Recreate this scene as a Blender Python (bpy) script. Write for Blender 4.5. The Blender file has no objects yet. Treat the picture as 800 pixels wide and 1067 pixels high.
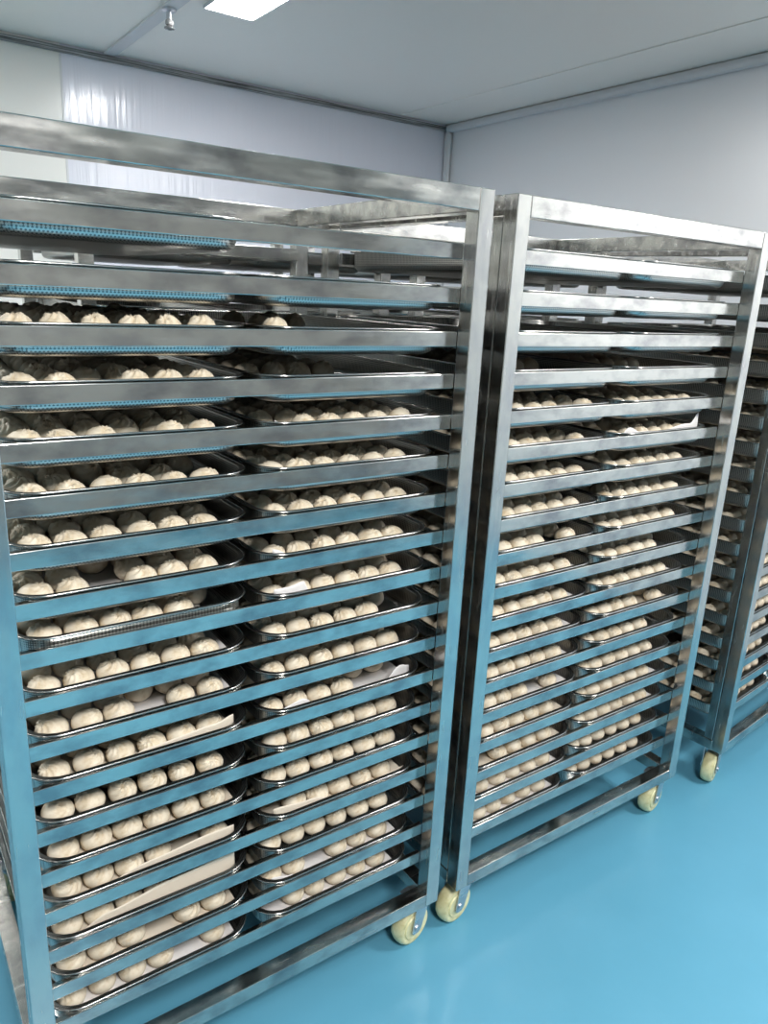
import bpy, bmesh, math, random
from mathutils import Matrix, Vector
C = bpy.context.scene.collection
sc = bpy.context.scene
PI = math.pi

# ------------------------------------------------------------------ camera, world, lights, exposure
cd = bpy.data.cameras.new('camera'); cam = bpy.data.objects.new('camera', cd); C.objects.link(cam); sc.camera = cam
cd.sensor_fit = 'AUTO'; cd.sensor_width = 36.0; cd.lens = 783.67 / 1067 * 36.0
cd.clip_start = 0.02; cd.clip_end = 100
def set_camera(pos, yaw_deg, pitch_deg, roll_deg):
    y, p, r = (math.radians(a) for a in (yaw_deg, pitch_deg, roll_deg))
    fh = Vector((math.sin(y), math.cos(y), 0)); r0 = Vector((math.cos(y), -math.sin(y), 0)); up = Vector((0, 0, 1))
    f = fh * math.cos(p) - up * math.sin(p); u0 = fh * math.sin(p) + up * math.cos(p)
    rt = r0 * math.cos(r) + u0 * math.sin(r) * 1.0
    u = u0 * math.cos(r) - r0 * math.sin(r)
    cam.matrix_world = Matrix(((rt.x, u.x, -f.x, pos[0]), (rt.y, u.y, -f.y, pos[1]), (rt.z, u.z, -f.z, pos[2]), (0, 0, 0, 1)))
set_camera((-0.1229, -1.1683, 1.6205), 35.6, 16.23, 2.79)
CH = 2.737          # ceiling height
w = bpy.data.worlds.new('world'); sc.world = w; w.use_nodes = True
w.node_tree.nodes['Background'].inputs[0].default_value = (0.8, 0.85, 0.9, 1); w.node_tree.nodes['Background'].inputs[1].default_value = 0.02
def area(name, loc, sx, sy, power, col=(1, 0.985, 0.96)):
    l = bpy.data.lights.new(name, 'AREA'); l.shape = 'RECTANGLE'; l.size = sx; l.size_y = sy; l.energy = power; l.color = col
    o = bpy.data.objects.new(name, l); C.objects.link(o); o.location = loc; return o
# unseen ceiling lamps over the aisle, over the racks and behind them (the one seen in the photo is built below)
area('unseen_ceiling_light', (0.1, -2.0, CH - 0.02), 0.6, 0.6, 54)
area('unseen_ceiling_light', (2.7, -1.6, CH - 0.02), 0.6, 0.6, 36)
area('unseen_ceiling_light', (2.55, 0.1, CH - 0.02), 0.6, 0.6, 7)
area('unseen_ceiling_light', (-0.9, 1.9, CH - 0.02), 0.3, 0.6, 22)  # added unseen lamp, brightens the ceiling and backlights the upper buns
vs = sc.view_settings; vs.view_transform = 'Standard'; vs.look = 'None'; vs.gamma = 1.0; vs.use_curve_mapping = False
vs.exposure = 1.05
sc.cycles.max_bounces = 8; sc.cycles.glossy_bounces = 5; sc.cycles.diffuse_bounces = 4; sc.cycles.transmission_bounces = 2
sc.cycles.use_denoising = True; sc.cycles.caustics_reflective = False; sc.cycles.caustics_refractive = False

# ------------------------------------------------------------------ materials
def lin(r, g, b):
    f = lambda c: (c / 255 / 12.92) if c / 255 <= 0.04045 else ((c / 255 + 0.055) / 1.055) ** 2.4
    return (f(r), f(g), f(b), 1)
class NT:
    def __init__(s, name):
        s.m = bpy.data.materials.new(name); s.m.use_nodes = True; s.t = s.m.node_tree; s.b = s.t.nodes['Principled BSDF']
    def n(s, typ, **kw):
        nd = s.t.nodes.new(typ)
        for k, v in kw.items():
            if k in nd.inputs: nd.inputs[k].default_value = v
            else: setattr(nd, k, v)
        return nd
    def l(s, a, b): s.t.links.new(a, b)
    def noise(s, scale, detail=3, rough=0.5, vec=None, mapscale=None, coord='Object', vary=False):
        tc = s.n('ShaderNodeTexCoord'); v = tc.outputs[coord]
        if vary:             # every bar gets its own mottling
            oi = s.n('ShaderNodeObjectInfo'); mu = s.n('ShaderNodeMath', operation='MULTIPLY'); mu.inputs[1].default_value = 37.0; s.l(oi.outputs['Random'], mu.inputs[0])
            ad = s.n('ShaderNodeVectorMath', operation='ADD'); s.l(v, ad.inputs[0]); s.l(mu.outputs[0], ad.inputs[1]); v = ad.outputs[0]
        if mapscale:
            mp = s.n('ShaderNodeMapping'); mp.inputs['Scale'].default_value = mapscale; s.l(v, mp.inputs['Vector']); v = mp.outputs[0]
        nz = s.n('ShaderNodeTexNoise'); nz.inputs['Scale'].default_value = scale; nz.inputs['Detail'].default_value = detail; nz.inputs['Roughness'].default_value = rough
        s.l(v, nz.inputs['Vector']); return nz.outputs['Fac']
    def ramp(s, fac, stops):
        r = s.n('ShaderNodeValToRGB'); e = r.color_ramp.elements
        while len(e) < len(stops): e.new(0.5)
        for i, (p, c) in enumerate(stops):
            e[i].position = p; e[i].color = c if len(c) == 4 else (*c, 1)
        s.l(fac, r.inputs[0]); return r.outputs[0]
    def bump(s, fac, strength, dist=0.002):
        b = s.n('ShaderNodeBump'); b.inputs['Strength'].default_value = strength; b.inputs['Distance'].default_value = dist
        s.l(fac, b.inputs['Height']); s.l(b.outputs[0], s.b.inputs['Normal'])
def g(v): return (v, v, v, 1)

def steel(name, tint=(0.60, 0.59, 0.555), rough=(0.14, 0.3), mottle=0.6, stretch=(4, 22, 22)):
    k = NT(name); k.b.inputs['Metallic'].default_value = 1.0
    big = k.noise(3.0, 1.5, 0.5, mapscale=stretch, vary=True)
    mot = k.noise(9.0, 6, 0.58, mapscale=(stretch[0] ** .3, stretch[1] ** .3, stretch[2] ** .3), vary=True)
    st = k.ramp(mot, [(0.30, (tint[0] * mottle, tint[1] * mottle, tint[2] * mottle * 1.08, 1)), (0.58, (*tint, 1))])  # darker mottling in the colour imitates dark reflections on bars and rails
    k.l(st, k.b.inputs['Base Color'])
    rr = k.ramp(big, [(0.3, g(rough[0])), (0.75, g(rough[1]))]); k.l(rr, k.b.inputs['Roughness'])
    return k.m
M = {}
M['steel_post'] = steel('brushed_steel_post', stretch=(25, 25, 3), mottle=0.8)
M['steel_bar'] = steel('brushed_steel_bar', stretch=(3, 20, 20), mottle=0.5)
M['steel_rail'] = steel('mottled_steel_rail', rough=(0.09, 0.24), stretch=(3, 20, 20), mottle=0.56)
M['zinc'] = steel('zinc_plate', (0.6, 0.62, 0.64), (0.25, 0.45), 0.8)

def tray_mat():
    k = NT('perforated_tray_steel'); k.b.inputs['Metallic'].default_value = 1.0; k.b.inputs['Roughness'].default_value = 0.34
    tc = k.n('ShaderNodeTexCoord'); mp = k.n('ShaderNodeMapping'); mp.inputs['Scale'].default_value = (1500, 1500, 1500); mp.inputs['Rotation'].default_value = (0, 0, PI / 4)
    k.l(tc.outputs['Object'], mp.inputs['Vector']); sp = k.n('ShaderNodeSeparateXYZ'); k.l(mp.outputs[0], sp.inputs[0])
    outs = []
    for ax in range(3):
        m = k.n('ShaderNodeMath', operation='SINE'); k.l(sp.outputs[ax], m.inputs[0]); outs.append(m.outputs[0])
    a = k.n('ShaderNodeMath', operation='ADD'); k.l(outs[0], a.inputs[0]); k.l(outs[1], a.inputs[1])
    b = k.n('ShaderNodeMath', operation='ADD'); k.l(a.outputs[0], b.inputs[0]); k.l(outs[2], b.inputs[1])
    col = k.ramp(b.outputs[0], [(0.3, (0.60, 0.59, 0.56, 1)), (0.8, (0.17, 0.17, 0.17, 1))]); k.l(col, k.b.inputs['Base Color'])
    return k.m
M['tray'] = tray_mat()
k = NT('tray_rim_steel'); k.b.inputs['Metallic'].default_value = 1; k.b.inputs['Base Color'].default_value = (0.40, 0.395, 0.38, 1); k.b.inputs['Roughness'].default_value = 0.2; M['rim'] = k.m

def dough():
    k = NT('steamed_dough')
    n1 = k.noise(38, 4, 0.6); c = k.ramp(n1, [(0.28, lin(205, 184, 150)), (0.48, lin(232, 219, 196)), (0.75, lin(240, 230, 210))])
    k.l(c, k.b.inputs['Base Color']); k.b.inputs['Roughness'].default_value = 0.5; k.b.inputs['Specular IOR Level'].default_value = 0.35
    k.bump(k.noise(120, 4, 0.6), 0.25, 0.002); return k.m
M['dough'] = dough()
k = NT('parchment_paper'); k.b.inputs['Base Color'].default_value = lin(232, 228, 226); k.b.inputs['Roughness'].default_value = 0.6
k.bump(k.noise(25, 4, 0.6), 0.3, 0.003); M['paper'] = k.m
k = NT('parchment_paper_cream'); k.b.inputs['Base Color'].default_value = lin(226, 214, 196); k.b.inputs['Roughness'].default_value = 0.6
k.bump(k.noise(25, 4, 0.6), 0.3, 0.003); M['paper_cream'] = k.m

k = NT('blue_epoxy_floor'); f = k.noise(1.6, 5, 0.6); c = k.ramp(f, [(0.3, lin(87, 151, 177)), (0.7, lin(95, 158, 185))]); k.l(c, k.b.inputs['Base Color'])
k.l(k.ramp(k.noise(3, 3, 0.5), [(0.2, g(0.28)), (0.8, g(0.38))]), k.b.inputs['Roughness']); k.b.inputs['Specular IOR Level'].default_value = 0.4
k.bump(k.noise(9, 3, 0.5), 0.05, 0.01); M['floor'] = k.m
def wallmat(name, col, rough, film=None):
    k = NT(name)
    if film is None:
        k.b.inputs['Base Color'].default_value = col; k.b.inputs['Roughness'].default_value = rough
        k.bump(k.noise(2.0, 2, 0.5), 0.03, 0.01)
    else:                      # the protective film starts at a panel joint
        tc = k.n('ShaderNodeTexCoord'); sp = k.n('ShaderNodeSeparateXYZ'); k.l(tc.outputs['Object'], sp.inputs[0])
        gt = k.n('ShaderNodeMath', operation='GREATER_THAN'); gt.inputs[1].default_value = film; k.l(sp.outputs[0], gt.inputs[0])
        mx = k.n('ShaderNodeMix', data_type='RGBA'); k.l(gt.outputs[0], mx.inputs[0]); mx.inputs[6].default_value = col; mx.inputs[7].default_value = lin(226, 226, 235)
        k.l(mx.outputs[2], k.b.inputs['Base Color'])
        rm = k.n('ShaderNodeMapRange'); rm.inputs[3].default_value = rough; rm.inputs[4].default_value = 0.17; k.l(gt.outputs[0], rm.inputs[0]); k.l(rm.outputs[0], k.b.inputs['Roughness'])
        s1 = k.noise(5.5, 3, 0.6, mapscale=(3.2, 1, 0.12)); mu = k.n('ShaderNodeMath', operation='MULTIPLY'); k.l(s1, mu.inputs[0]); k.l(gt.outputs[0], mu.inputs[1])
        k.bump(mu.outputs[0], 0.38, 0.012)
    return k.m
M['wall_back'] = wallmat('white_panel_with_film', lin(232, 230, 224), 0.3, film=0.93)
M['wall'] = wallmat('white_panel', lin(230, 230, 232), 0.3)
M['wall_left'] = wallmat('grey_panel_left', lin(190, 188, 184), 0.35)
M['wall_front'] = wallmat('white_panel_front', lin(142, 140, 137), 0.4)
M['ceiling'] = wallmat('white_ceiling_panel', lin(247, 243, 236), 0.35)
k = NT('grey_joint_profile'); c = k.ramp(k.noise(5, 4, 0.7, mapscale=(.5, 4, 30)), [(0.38, g(0.04)), (0.62, g(0.45))]); k.l(c, k.b.inputs['Base Color']); k.b.inputs['Roughness'].default_value = 0.4; M['joint'] = k.m
k = NT('white_trim'); k.b.inputs['Base Color'].default_value = lin(212, 212, 214); k.b.inputs['Roughness'].default_value = 0.35; M['trim'] = k.m
k = NT('cream_caster_rubber'); c = k.ramp(k.noise(22, 4, 0.6), [(0.3, lin(176, 166, 118)), (0.6, lin(222, 214, 170))]); k.l(c, k.b.inputs['Base Color']); k.b.inputs['Roughness'].default_value = 0.4; M['wheel'] = k.m
k = NT('lamp_diffuser'); k.b.inputs['Emission Color'].default_value = (1, 1, 1, 1); k.b.inputs['Emission Strength'].default_value = 34; M['lamp'] = k.m

# ------------------------------------------------------------------ mesh helpers
def link(name, me, m=None, parent=None, loc=(0, 0, 0)):
    o = bpy.data.objects.new(name, me); C.objects.link(o); o.location = loc
    if m is not None and not me.materials: me.materials.append(m)
    if parent: o.parent = parent
    return o
def box_bm(bm, x0, x1, y0, y1, z0, z1, bev=0.0, seg=2):
    vs_ = [bm.verts.new((x, y, z)) for x in (x0, x1) for y in (y0, y1) for z in (z0, z1)]
    q = [(0, 1, 3, 2), (4, 6, 7, 5), (0, 4, 5, 1), (2, 3, 7, 6), (0, 2, 6, 4), (1, 5, 7, 3)]
    fs = [bm.faces.new([vs_[i] for i in f]) for f in q]
    if bev:
        es = list({e for f in fs for e in f.edges})
        bmesh.ops.bevel(bm, geom=es, offset=bev, segments=seg, affect='EDGES', profile=0.5)
def mesh_of(bm, name, smooth=None):
    bmesh.ops.recalc_face_normals(bm, faces=bm.faces)
    me = bpy.data.meshes.new(name); bm.to_mesh(me); bm.free()
    if smooth is not None:
        for p in me.polygons: p.use_smooth = True
        if smooth < 180: me.set_sharp_from_angle(angle=math.radians(smooth))
    return me
def box_mesh(name, x0, x1, y0, y1, z0, z1, bev=0.0):
    bm = bmesh.new(); box_bm(bm, x0, x1, y0, y1, z0, z1, bev); return mesh_of(bm, name, None)
def struct(name, me, m):
    o = link(name, me, m); o['kind'] = 'structure'; return o
def empty(name, loc=(0, 0, 0), rz=0):
    o = bpy.data.objects.new(name, None); C.objects.link(o); o.location = loc; o.rotation_euler = (0, 0, rz); o.empty_display_size = 0.1; return o
def tag(o, label, cat, group=None):
    o['label'] = label; o['category'] = cat
    if group: o['group'] = group
def lathe_bm(bm, prof, n, axis='Y', c=(0, 0, 0)):
    rings = []
    for r, a in prof:
        ring = []
        for i in range(n):
            t = 2 * PI * i / n
            if axis == 'Y': p = (c[0] + r * math.cos(t), c[1] + a, c[2] + r * math.sin(t))
            else: p = (c[0] + r * math.cos(t), c[1] + r * math.sin(t), c[2] + a)
            ring.append(bm.verts.new(p))
        rings.append(ring)
    for A, B in zip(rings, rings[1:]):
        for i in range(n): bm.faces.new((A[i], A[(i + 1) % n], B[(i + 1) % n], B[i]))
    bm.faces.new(rings[0]); bm.faces.new(rings[-1][::-1])

# ------------------------------------------------------------------ the room
X0, X1, Y0, Y1 = -2.2, 3.45, -3.8, 3.27
struct('floor', box_mesh('floor', X0 - .1, X1 + .1, Y0 - .1, Y1 + .1, -0.1, 0), M['floor'])
struct('ceiling', box_mesh('ceiling', X0 - .1, X1 + .1, Y0 - .1, Y1 + .1, CH, CH + 0.1), M['ceiling'])
struct('wall_back', box_mesh('wall_back', X0, X1, Y1, Y1 + .1, 0, CH), M['wall_back'])
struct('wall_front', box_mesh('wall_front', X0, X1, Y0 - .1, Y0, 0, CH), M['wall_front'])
struct('wall_right', box_mesh('wall_right', X1, X1 + .1, Y0, Y1, 0, CH), M['wall'])
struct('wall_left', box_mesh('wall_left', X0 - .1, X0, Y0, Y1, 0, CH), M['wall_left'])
struct('trim_1', box_mesh('trim_1', X0, X1 - .03, Y1 - .015, Y1, CH - .042, CH - .012, .003), M['joint'])       # ceiling joint of the back wall
struct('trim_2', box_mesh('trim_2', X1 - .045, X1, Y0, Y1, CH - .05, CH, .02), M['trim'])                         # cove of the right wall
struct('trim_3', box_mesh('trim_3', X1 - .05, X1, Y1 - .05, Y1, 0, CH - .04, .022), M['trim'])                  # corner cove
for i, x in enumerate((1.17, 3.02)):
    struct('trim_%d' % (4 + i), box_mesh('trim_%d' % (4 + i), x - (.03 if i == 0 else .006), x + (.03 if i == 0 else .006), Y0, Y1 - .02, CH - (.012 if i == 0 else .005), CH, .002), M['trim' if i == 0 else 'ceiling'])
struct('trim_6', box_mesh('trim_6', .925, .935, Y1 - .004, Y1, 0, CH - .05), M['trim'])
# the lit ceiling panel
lt = empty('ceiling_light', (1.385, 1.94, CH)); tag(lt, 'oblong white lit panel set in the ceiling above the racks', 'ceiling light')
bm = bmesh.new()
for a in ((-.115, .115, -.31, -.302), (-.115, .115, .302, .31), (-.115, -.107, -.302, .302), (.107, .115, -.302, .302)): box_bm(bm, *a, -.014, 0, .003)
link('light_frame', mesh_of(bm, 'light_frame', 35), M['trim'], lt)
link('diffuser', box_mesh('diffuser', -.107, .107, -.302, .302, -.01, -.002, .001), M['lamp'], lt)
# small pipe fitting hanging at the ceiling joint
sp = empty('ceiling_fitting', (1.165, 2.36, CH - .012)); tag(sp, 'small dark metal pipe fitting hanging at the ceiling joint', 'pipe fitting')
bm = bmesh.new(); lathe_bm(bm, [(.03, 0), (.03, -.008), (.012, -.014), (.012, -.04)], 20, 'Z'); link('flange', mesh_of(bm, 'flange', 40), M['zinc'], sp)
bm = bmesh.new(); lathe_bm(bm, [(.011, -.04), (.016, -.044), (.018, -.056), (.010, -.064), (.022, -.07), (.022, -.074), (.004, -.08)], 20, 'Z'); link('nozzle', mesh_of(bm, 'nozzle', 40), M['joint'], sp)

# ------------------------------------------------------------------ racks
RW, RD, PW, ZB, RH = 0.941, 0.767, 0.038, 0.138, 1.822
Z1, PITCH, NL = 1.7212, 0.085, 18            # top of the first rail, spacing, number of shelves
RT = 0.030                                   # rail height
TX, TY, TH = 0.422, 0.682, 0.052             # tray size
def zrail(k): return Z1 - PITCH * k          # k = 0 is the topmost shelf
def zfloor(k): return zrail(k) - TH + 0.0042
post_me = box_mesh('post', 0, PW, 0, PW, ZB, RH, .0018)
topx_me = box_mesh('top_bar_wide', PW, RW - PW, 0, PW, RH - .042, RH, .0018)
topy_me = box_mesh('top_bar_deep', 0, PW, PW, RD - PW, RH - .042, RH, .0018)
botx_me = box_mesh('bottom_bar_wide', PW, RW - PW, 0, PW, ZB, ZB + .036, .0018)
boty_me = box_mesh('bottom_bar_deep', 0, PW, PW, RD - PW, ZB, ZB + .036, .0018)
stop_me = box_mesh('stop_bar', .002, .032, 0, .03, ZB + .036, RH - .042, .0018)
rail_me = box_mesh('tray_rail', PW, RW - PW, 0, .012, 0, RT, .0015)
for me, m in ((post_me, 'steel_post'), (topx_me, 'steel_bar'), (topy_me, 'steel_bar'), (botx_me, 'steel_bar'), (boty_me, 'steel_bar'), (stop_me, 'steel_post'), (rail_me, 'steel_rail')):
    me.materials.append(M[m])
def caster_meshes():
    bm = bmesh.new()                                        # swivel plate, bearing and the two fork cheeks
    box_bm(bm, -.032, .032, -.03, .03, -.004, 0, .0015)
    lathe_bm(bm, [(.024, -.018), (.026, -.012), (.026, -.006), (.02, -.003)], 20, 'Z')
    for s in (-1, 1):
        y0, y1 = sorted((s * .0235, s * .0268))
        pr = [(-.024, -.016), (.024, -.016), (.036, -.092), (.028, -.1), (.012, -.1), (.004, -.092)]
        A = [bm.verts.new((x, y0, z)) for x, z in pr]; B = [bm.verts.new((x, y1, z)) for x, z in pr]; n = len(pr)
        for i in range(n): bm.faces.new((A[i], A[(i + 1) % n], B[(i + 1) % n], B[i]))
        bm.faces.new(A); bm.faces.new(B[::-1])
    box_bm(bm, -.024, .024, -.0268, .0268, -.02, -.016, .001)
    f = mesh_of(bm, 'caster_fork', 35)
    bm = bmesh.new(); r = .055; c = (.020, 0, -.083)
    prof = [(.012, -.021), (.034, -.021), (.036, -.017), (.044, -.0205), (.050, -.018), (.0540, -.010), (r, 0), (.0540, .010), (.050, .018), (.044, .0205), (.036, .017), (.034, .021), (.012, .021)]
    lathe_bm(bm, prof, 40, 'Y', c); wh = mesh_of(bm, 'caster_wheel', 50)
    bm = bmesh.new(); lathe_bm(bm, [(.004, -.031), (.008, -.0305), (.008, -.026), (.0045, -.0255), (.0045, .0255), (.008, .026), (.008, .0305), (.004, .031)], 12, 'Y', c); ax = mesh_of(bm, 'axle_bolt', 35)
    f.materials.append(M['zinc']); wh.materials.append(M['wheel']); ax.materials.append(M['zinc'])
    return f, wh, ax
fork_me, wheel_me, axle_me = caster_meshes()
def make_rack(loc, rz, label, casters, stop=True):
    r = empty('tray_rack', loc, rz); tag(r, label, 'tray rack', 'steel tray racks')
    for x, y in ((0, 0), (RW - PW, 0), (0, RD - PW), (RW - PW, RD - PW)): link('post', post_me, None, r, (x, y, 0))
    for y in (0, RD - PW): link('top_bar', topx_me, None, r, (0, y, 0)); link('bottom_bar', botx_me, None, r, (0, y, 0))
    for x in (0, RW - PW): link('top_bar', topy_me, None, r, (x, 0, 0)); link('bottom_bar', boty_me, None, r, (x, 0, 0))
    if stop: link('stop_bar', stop_me, None, r, (0, PW + .003, 0))
    for k in range(NL):
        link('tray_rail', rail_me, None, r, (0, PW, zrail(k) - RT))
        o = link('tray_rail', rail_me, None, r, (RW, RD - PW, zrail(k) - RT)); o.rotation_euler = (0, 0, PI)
    for (x, y), a in zip(((.056, .05), (RW - .028, .052), (.056, RD - .045), (RW - .04, RD - .045)), casters):
        f = link('caster', fork_me, None, r, (x, y, ZB)); f.rotation_euler = (0, 0, math.radians(a))
        link('caster_wheel', wheel_me, None, f); link('axle_bolt', axle_me, None, f)
    return r
RACKS = [  # origin, turn, words used in labels
    ((0, 0, 0), 0, 'nearest rack'),
    ((1.0, -.003, 0), 0, 'middle rack'),
    ((2.19, -.015, 0), math.radians(6), 'far right rack'),
]
make_rack(*RACKS[0][:2], 'tall stainless rack at the front left, nearest, loaded with bun trays', (203, 190, 30, 160))
make_rack(*RACKS[1][:2], 'tall stainless rack in the middle, between two other bun racks', (188, 190, 20, 200))
make_rack(*RACKS[2][:2], 'stainless rack at the right edge, only its left end showing', (192, 185, 10, 190))
REAR = [((.37, .86, 0), 0, 'rear rack behind the nearest one'), ((1.42, .87, 0), 0, 'rear rack behind the middle one')]
for a in REAR: make_rack(a[0], a[1], 'stainless ' + a[2] + ', glimpsed between the trays', (20, 160, 30, 190), stop=False)

# ------------------------------------------------------------------ trays
def rrect(hx, hy, r, n=6):
    pts = []
    for cx, cy, a0 in ((hx - r, hy - r, 0), (-hx + r, hy - r, 90), (-hx + r, -hy + r, 180), (hx - r, -hy + r, 270)):
        for i in range(n + 1):
            a = math.radians(a0 + 90 * i / n); pts.append((cx + r * math.cos(a), cy + r * math.sin(a)))
    return pts
def tray_meshes():
    hx, hy = TX / 2 - .011, TY / 2 - .011
    loops = [(-.026, 0), (-.015, .0014), (-.0075, .0048), (-.003, .0105), (-.0012, .018), (0, TH - .004), (.0085, TH - .0022), (.0085, TH - .0008), (-.0005, TH - .0012), (-.0014, TH - .004), (-.0034, .021), (-.0082, .013), (-.017, .0084), (-.031, .0068)]
    bm = bmesh.new(); R = []
    for d, z in loops: R.append([bm.verts.new((x, y, z)) for x, y in rrect(hx + d, hy + d, .056 + d)])
    n = len(R[0])
    for A, B in zip(R, R[1:]):
        for i in range(n): bm.faces.new((A[i], A[(i + 1) % n], B[(i + 1) % n], B[i]))
    bm.faces.new(R[0][::-1]); bm.faces.new(R[-1]); pan = mesh_of(bm, 'pan', 40); pan.materials.append(M['tray'])
    bm = bmesh.new(); R = []
    for i in range(8):
        a = 2 * PI * i / 8; d = .0095 + .0017 * math.cos(a); z = TH - .0012 + .0020 * math.sin(a)
        R.append([bm.verts.new((x, y, z)) for x, y in rrect(hx + d, hy + d, .056 + d)])
    for j in range(8):
        A, B = R[j], R[(j + 1) % 8]
        for i in range(n): bm.faces.new((A[i], A[(i + 1) % n], B[(i + 1) % n], B[i]))
    rim = mesh_of(bm, 'rim', 180); rim.materials.append(M['rim']); return pan, rim
pan_me, rim_me = tray_meshes()
ORD = ['first', 'second', 'third', 'fourth', 'fifth', 'sixth', 'seventh', 'eighth', 'ninth', 'tenth', 'eleventh', 'twelfth', 'thirteenth', 'fourteenth', 'fifteenth', 'sixteenth', 'seventeenth', 'lowest']
ORD[0] = 'topmost'
SHELF = [w_ + (' shelf' if w_ in ('topmost', 'lowest') else ' shelf down') for w_ in ORD]
def make_tray(rack, k, side, load, rng, origin=None, words=None):
    (loc, rz, rw) = RACKS[rack] if origin is None else origin
    cx = (.2475, .682)[side] + rng.uniform(-.003, .003); cy = RD / 2 + rng.uniform(-.0006, .0006)
    if rack == 0 and k == 16 and side == 0: cx += .002
    lift = .011 if (rack, k, side) == (0, 8, 0) else 0
    T = Matrix.Translation(loc) @ Matrix.Rotation(rz, 4, 'Z') @ Matrix.Translation((cx, cy, zfloor(k) + lift)) @ Matrix.Rotation(rng.uniform(-.002, .002), 4, 'Z')
    e = empty('baking_tray'); e.matrix_world = T
    tag(e, '%s perforated steel tray, %s side of %s, %s' % (load, ('left', 'right')[side], SHELF[k], rw), 'tray', 'perforated trays on the racks')
    link('pan', pan_me, None, e); link('rim', rim_me, None, e)
    return T

# ------------------------------------------------------------------ buns
NV = 9
def bun_geo(seed, seg, rings):
    r = random.Random(seed); npl = r.choice((7, 8, 9)); tw = r.uniform(.8, 1.8); amp = r.uniform(.05, .10)
    tilt = r.uniform(0, .75); ta = r.uniform(-PI, PI); ph = [r.uniform(0, 6.28) for _ in range(6)]
    ax = Vector((math.cos(ta), math.sin(ta), 0)); rot = Matrix.Rotation(tilt, 3, ax)
    sx, sy, sz = r.uniform(.97, 1.02), r.uniform(.95, 1.01), r.uniform(.76, .88)
    R = .0288; V = []; F = []
    def pt(th, p):
        wgt = math.exp(-((th - .55) / .42) ** 2)
        rad = 1 + amp * wgt * math.cos(npl * (p + tw * th)) - .17 * math.exp(-(th / .22) ** 2) + .10 * math.exp(-((th - .28) / .16) ** 2)
        rad += .025 * math.sin(2 * p + ph[0]) * math.sin(th) + .02 * math.sin(3 * p + ph[1]) * math.sin(2 * th + ph[2])
        v = rot @ Vector((math.sin(th) * math.cos(p), math.sin(th) * math.sin(p), math.cos(th))) * rad
        v = Vector((v.x * sx, v.y * sy, v.z * sz)) * R
        zb = -.68 * R
        if v.z < zb: v.z = zb + (v.z - zb) * .04
        v.z -= zb - .006 * R
        return (v.x, v.y, v.z + .0006)
    V.append(pt(0, 0))
    for i in range(1, rings):
        th = PI * (i / rings) ** (1.12)
        for j in range(seg): V.append(pt(th, 2 * PI * j / seg))
    V.append(pt(PI, 0)); last = len(V) - 1
    for j in range(seg): F.append((0, 1 + j, 1 + (j + 1) % seg))
    for i in range(rings - 2):
        a = 1 + i * seg; b = a + seg
        for j in range(seg): F.append((a + j, b + j, b + (j + 1) % seg, a + (j + 1) % seg))
    a = 1 + (rings - 2) * seg
    for j in range(seg): F.append((a + j, last, a + (j + 1) % seg))
    return V, F
BM = []
for v in range(NV):
    V, F = bun_geo(100 + v, 48, 22); me = bpy.data.meshes.new('dough_bun'); me.from_pydata(V, [], F); me.update()
    for p in me.polygons: p.use_smooth = True
    me.materials.append(M['dough']); BM.append(me)
BLOW = [bun_geo(100 + v, 16, 9) for v in range(NV)]; BMID = [bun_geo(100 + v, 32, 15) for v in range(NV)]
PICK = set((0,1,2,3,4,5,10,53,54,56,57,59,60,61,62,63,65,66,67,68,69,71,78,109,110,111,112,137,138,139,140,141,142,143,144,145,146,147,148,149,150,151,152,153,155,156,157,194,195,196,197,201,239,240,241,242,243,244,245,246,247,248,249,250,251,252,253,258,291,297,298,299,300,303,304,305,306,342,343,344,345,346,347,348,349,350,351,352,353,354,355,396,397,398,399,400,401,402,403,404,405,406,447,448,449,450,451,452,453,454,455,456,459,498,499,500,501,502,503,504,505,506,507,508,509,550,551,552,553,554,555,556,560,604,605,606,607,608,609,610,611,612,613,614,655,656,657,658,659,660,661,662,663,664,665,666,708,709,710,711,712,713,714,715,716,718,760,761,762,763,764,765,766,767,768,769,770,812,813,814,815,816,817,866,867,868,869,870,871,920,921,922,923,967,968,969,970,971,972,1018,1019,1020,1021,1022,1023,1072,1073,1074,1075,1076,1077,1125,1126,1127,1128,1129,1130,1178,1179,1180,1181,1182,1229,1230,1231,1232,1233,1279,1280,1281,1282,1329,1330,1331,1332,1333,1334,1382,1383,1384,1385,1386,1433,1434,1435,1436,1437,1485,1486,1487,1488,1489,1537,1538,1539,1540,1541,1592,1646,1751,2059,2061,2067,2166,2167,2169,2270,2271,2272,2273,2285,2374,2375,2376,2377,2428,2429,2430,2479,2480,2481,2482,2530,2531,2533,2580,2581,2582,2633,2685,2686,2687,2688,2790,2791,2792,2793,2894,2896,2910))
TALL = {(0, 2): 1.28, (0, 3): 1.15, (0, 4): 1.08}
buns = []          # (index, rack, k, side, row, col, ncol, matrix, variant)
def fill(rack, k, side, T, rng, rows, ncol, start, miss=.035, only=None, gap=()):
    p = .0585
    for row in range(rows):
        off = rng.uniform(-.005, .005)
        for col in range(ncol):
            if only is not None and (row, col) not in only: continue
            skip = rng.random() < miss or (row == 0 and col in gap)
            x = -TX / 2 + start + .044 + col * p + off + rng.uniform(-.001, .001)
            y = -TY / 2 + .065 + row * .0630 + rng.uniform(-.002, .002)
            var = rng.randrange(NV); a = rng.uniform(-.9, .9); s = rng.uniform(.94, 1.0)
            if skip or x > TX / 2 - .046: continue
            m = T @ Matrix.Translation((x, y, .0084)) @ Matrix.Rotation(a, 4, 'Z') @ Matrix.Diagonal((s, s, s * TALL.get((rack, k), 1.0), 1))
            buns.append((len(buns), rack, k, side, row, col, ncol, m, var))
rng = random.Random(7)
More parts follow.
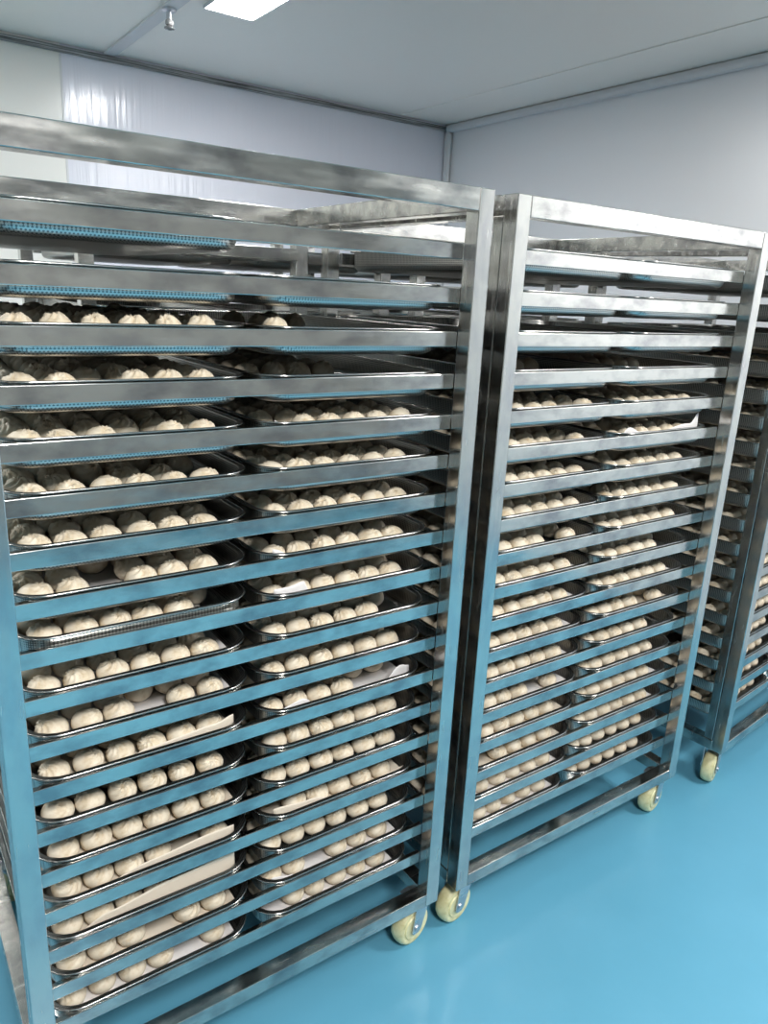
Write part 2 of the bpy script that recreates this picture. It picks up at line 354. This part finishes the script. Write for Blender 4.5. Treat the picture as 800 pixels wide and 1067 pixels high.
GAPS = {(0, 10, 0): (3,), (0, 7, 0): (2,), (0, 14, 1): (0,), (0, 11, 1): (4, 5), (0, 8, 0): (5,), (1, 15, 0): (1,), (1, 4, 0): (4,), (0, 16, 1): (2,), (1, 12, 1): (5,), (1, 9, 1): (5,), (0, 9, 1): (5,), (0, 17, 0): (4,)}
PAP = {}           # paper sheets: (rack, shelf, side) -> kind
papers = []
for rk_ in range(3):
    for k in range(NL):
        for s in (0, 1):
            if rk_ == 0 and k == 0 and s == 1: continue
            few = None; load = 'loaded'
            if rk_ == 0 and (k < 2): load = 'empty'
            elif rk_ == 1 and k < 3: load = 'empty'
            elif rk_ == 2 and k < 3: load = 'empty'
            elif rk_ == 0 and s == 1 and k == 2: few = {(0, 0), (3, 1), (4, 2), (4, 3), (5, 1), (6, 3)}; load = 'nearly empty'
            elif rk_ == 0 and s == 1 and k == 3: few = {(r_, c_) for r_ in range(2, 10) for c_ in range(4)}; load = 'half empty'
            elif rk_ == 1 and k == 3: few = {(r_, c_) for r_ in range(3, 10) for c_ in range(2, 6)}; load = 'half empty'
            T = make_tray(rk_, k, s, load, rng)
            if load != 'empty': fill(rk_, k, s, T, rng, 9, 6, rng.uniform(.005, .012), only=few, gap=GAPS.get((rk_, k, s), ()))
            papers.append(((rk_, k, s), T))
for a in REAR:
    for k in range(4):
        for s in (0, 1): make_tray(9, k, s, 'empty', rng, origin=a)

# ---- paper sheets lying in the trays, under the buns
def floor_z(x, y):
    'height of the inside of a tray at x, y'
    hx, hy, r = TX / 2 - .011, TY / 2 - .011, .056
    qx, qy = abs(x) - (hx - r), abs(y) - (hy - r)
    d = math.hypot(max(qx, 0), max(qy, 0)) + min(max(qx, qy), 0) - r
    pr = [(-1, .0068), (-.031, .0068), (-.017, .0084), (-.0082, .013), (-.0034, .021), (-.0014, TH - .004), (.1, TH)]
    for (a, za), (b, zb) in zip(pr, pr[1:]):
        if a <= d <= b: return za + (zb - za) * (d - a) / (b - a)
    return TH
def paper(key, T, x0, x1, lift, y0=.030, y1=.60, m='paper', label=None, wav=0.0, rl=0.0):
    """lift: list of (u, height) for the front edge; rl: height of the right edge curl"""
    if x1 < .38: rl = 0
    x0 = max(x0, .037); x1 = min(x1, TX - .037); nx, ny = 40, 30; bm = bmesh.new(); g_ = []
    r = random.Random(hash(key) % 1000); phs = r.uniform(0, 6)
    def lh(u):
        for (a, ha), (b, hb) in zip(lift, lift[1:]):
            if a <= u <= b: t = (u - a) / (b - a); t = t * t * (3 - 2 * t); return ha + (hb - ha) * t
        return 0
    nf = 8
    for j in range(nf + ny):
        row = []
        for i in range(nx):
            u = i / (nx - 1); x = -TX / 2 + x0 + (x1 - x0) * u
            h = max(.0004, 1.55 * lh(u) + wav * (math.sin(u * 17 + phs) + .6 * math.sin(u * 31 + phs * 2)))
            curl = rl * max(0, (u - .968) / .032) ** 2
            if j < nf:          # the flap standing in front of the buns and leaning on them
                t = 1 - j / nf; y = y0 + .03 * h * t; z = .0080 + 1.02 * h * t + curl * (1 - t)
            else:
                v = ((j - nf) / (ny - 1)) ** 1.6; y = y0 + (y1 - y0) * v; z = .0078 + curl + .0005 * (v < .01)
            row.append(bm.verts.new((x, -TY / 2 + y, max(z, floor_z(x, -TY / 2 + y) + .0012))))
        g_.append(row)
    ny += nf
    for j in range(ny - 1):
        for i in range(nx - 1): bm.faces.new((g_[j][i], g_[j][i + 1], g_[j + 1][i + 1], g_[j + 1][i]))
    me = mesh_of(bm, 'parchment_sheet', 180); me.materials.append(M[m]); o = link('parchment_sheet', me); o.matrix_world = T
    sol = o.modifiers.new('thickness', 'SOLIDIFY'); sol.thickness = .0002; sol.offset = 1
    rack, k, s = key
    tag(o, label or '%s parchment sheet under buns, %s tray of %s, %s' % ('cream' if m == 'paper_cream' else 'white', ('left', 'right')[s], SHELF[k], RACKS[rack][2]), 'paper', 'parchment sheets in the trays')
flat = [(0, 0.0), (1, 0.0)]
SHEETS = {   # rack, shelf index, side : x0, x1, front-edge profile, material, right curl, waviness
    (0, 4, 1): (.02, .33, [(0, .028), (.10, .014), (.2, 0), (1, 0)], 'paper', 0, 0),
    (0, 5, 1): (.025, .34, flat, 'paper', 0, 0),
    (0, 6, 1): (.02, .36, flat, 'paper', .006, 0),
    (0, 7, 0): (.02, .37, flat, 'paper', .012, 0),
    (0, 7, 1): (.02, .37, [(0, .03), (.12, .02), (.25, .004), (1, 0)], 'paper', .01, 0),
    (0, 8, 0): (.02, .35, flat, 'paper', .015, 0),
    (0, 8, 1): (.02, .37, [(0, .03), (.1, .03), (.2, .034), (.26, .01), (.9, .008), (1, .022)], 'paper', .008, 0),
    (0, 9, 0): (.02, .39, flat, 'paper', .02, 0),
    (0, 10, 0): (.02, .385, [(0, .004), (1, .004)], 'paper', .02, .001),
    (0, 10, 1): (.02, .375, flat, 'paper', .016, 0),
    (0, 11, 0): (.02, .39, [(0, 0), (.3, .004), (.5, .022), (.9, .028), (1, .034)], 'paper_cream', .02, 0),
    (0, 11, 1): (.02, .40, [(0, .018), (.2, .026), (.3, .01), (.75, .006), (.93, .034), (1, .03)], 'paper', .02, 0),
    (0, 12, 1): (.02, .37, flat, 'paper', .018, 0),
    (0, 13, 0): (.02, .385, [(0, .016), (.3, .012), (.6, 0), (1, .004)], 'paper_cream', .018, 0),
    (0, 14, 1): (.02, .395, [(0, .03), (.25, .024), (.5, .012), (.75, .016), (1, .02)], 'paper_cream', .02, 0),
    (0, 14, 0): (.02, .385, [(0, 0), (.15, .01), (.5, .024), (.85, .03), (1, .03)], 'paper_cream', .02, 0),
    (0, 15, 0): (.02, .39, [(0, .006), (.25, .026), (.6, .036), (1, .04)], 'paper_cream', .02, 0),
    (0, 16, 1): (.02, .38, [(0, .024), (.15, .016), (.25, 0), (1, 0)], 'paper', .02, 0),
    (0, 16, 0): (.02, .395, flat, 'paper_cream', .02, 0),
    (0, 17, 0): (.02, .39, flat, 'paper', .02, 0),
    (0, 17, 1): (.02, .38, flat, 'paper', .012, 0),
    (1, 5, 1): (.025, .385, [(0, .018), (.12, .034), (.25, .026), (.5, .02), (.72, .028), (.9, .032), (1, .05)], 'paper', .02, .0015),
    (1, 6, 1): (.02, .36, [(0, .012), (.4, .016), (.8, .008), (1, .004)], 'paper', 0, 0),
    (1, 9, 0): (.02, .39, flat, 'paper', .02, 0),
    (1, 10, 0): (.02, .385, flat, 'paper', .022, 0),
    (1, 11, 0): (.02, .39, flat, 'paper', .024, 0),
    (1, 12, 0): (.02, .385, flat, 'paper', .02, 0),
    (1, 13, 0): (.02, .395, flat, 'paper', .026, 0),
    (1, 14, 0): (.02, .385, flat, 'paper_cream', .022, 0),
    (1, 15, 0): (.02, .385, flat, 'paper_cream', .022, 0),
    (1, 16, 0): (.02, .385, flat, 'paper', .02, 0),
    (1, 17, 0): (.02, .385, flat, 'paper', .02, 0),
    (1, 10, 1): (.02, .385, flat, 'paper', .022, 0),
    (1, 11, 1): (.02, .385, flat, 'paper_cream', .02, 0),
    (1, 14, 1): (.02, .385, flat, 'paper', .02, 0),
    (1, 15, 1): (.02, .385, flat, 'paper', .02, 0),
}
LOOK = {(0, 15, 0): 'broad cream parchment flap hiding the front buns, left tray, sixteenth shelf, nearest rack',
        (1, 5, 1): 'wavy white parchment edge sticking up over the sixth shelf of the middle rack, right tray',
        (0, 11, 1): 'white parchment with a folded corner, right tray of twelfth shelf, nearest rack'}
for key, T in papers:
    if key in SHEETS:
        x0, x1, lift, m, rl, wav = SHEETS[key]; paper(key, T, x0, x1, lift, m=m, wav=wav, rl=rl, label=LOOK.get(key))

# ---- the buns that show largest are things of their own, the rest are one mass
ROWW = ['front row', 'second row', 'third row', 'fourth row', 'fifth row', 'sixth row', 'seventh row', 'eighth row', 'ninth row']
sel = [b for b in buns if not PICK or b[0] in PICK]
rest = [b for b in buns if PICK and b[0] not in PICK]
if not PICK:
    sel = [b for b in buns if b[4] < 4]; rest = [b for b in buns if b[4] >= 4]
present = {}
for b in buns: present.setdefault((b[1], b[2], b[3], b[4]), []).append(b[5])
for i, rk_, k, s, row, col, nc, m, var in sel:
    o = bpy.data.objects.new('dough_bun', BM[var]); o.matrix_world = m; C.objects.link(o)
    cols = sorted(present[(rk_, k, s, row)])
    fr = s == 0 and rk_ < 2; n = (len(cols) - 1 - cols.index(col)) if fr else cols.index(col)
    tag(o, '%s pale bun from %s, %s, %s tray, %s, %s' % (ORD[n] if n else 'first', 'right' if fr else 'left', ROWW[row], ('left', 'right')[s], SHELF[k], RACKS[rk_][2]), 'bun', 'pleated dough buns on the trays')
V = []; F = []
for i, rk_, k, s, row, col, nc, m, var in rest:
    bv, bf = (BMID if row < 3 else BLOW)[var]; o0 = len(V)
    V.extend([tuple(m @ Vector(p)) for p in bv]); F.extend([tuple(q + o0 for q in f) for f in bf])
if rest:
    me = bpy.data.meshes.new('dough_bun_mass'); me.from_pydata(V, [], F); me.update()
    me.polygons.foreach_set('use_smooth', [True] * len(me.polygons)); me.materials.append(M['dough'])
    o = link('dough_buns', me); o['kind'] = 'stuff'; tag(o, 'pale dough buns filling the trays behind the front rows', 'bun')
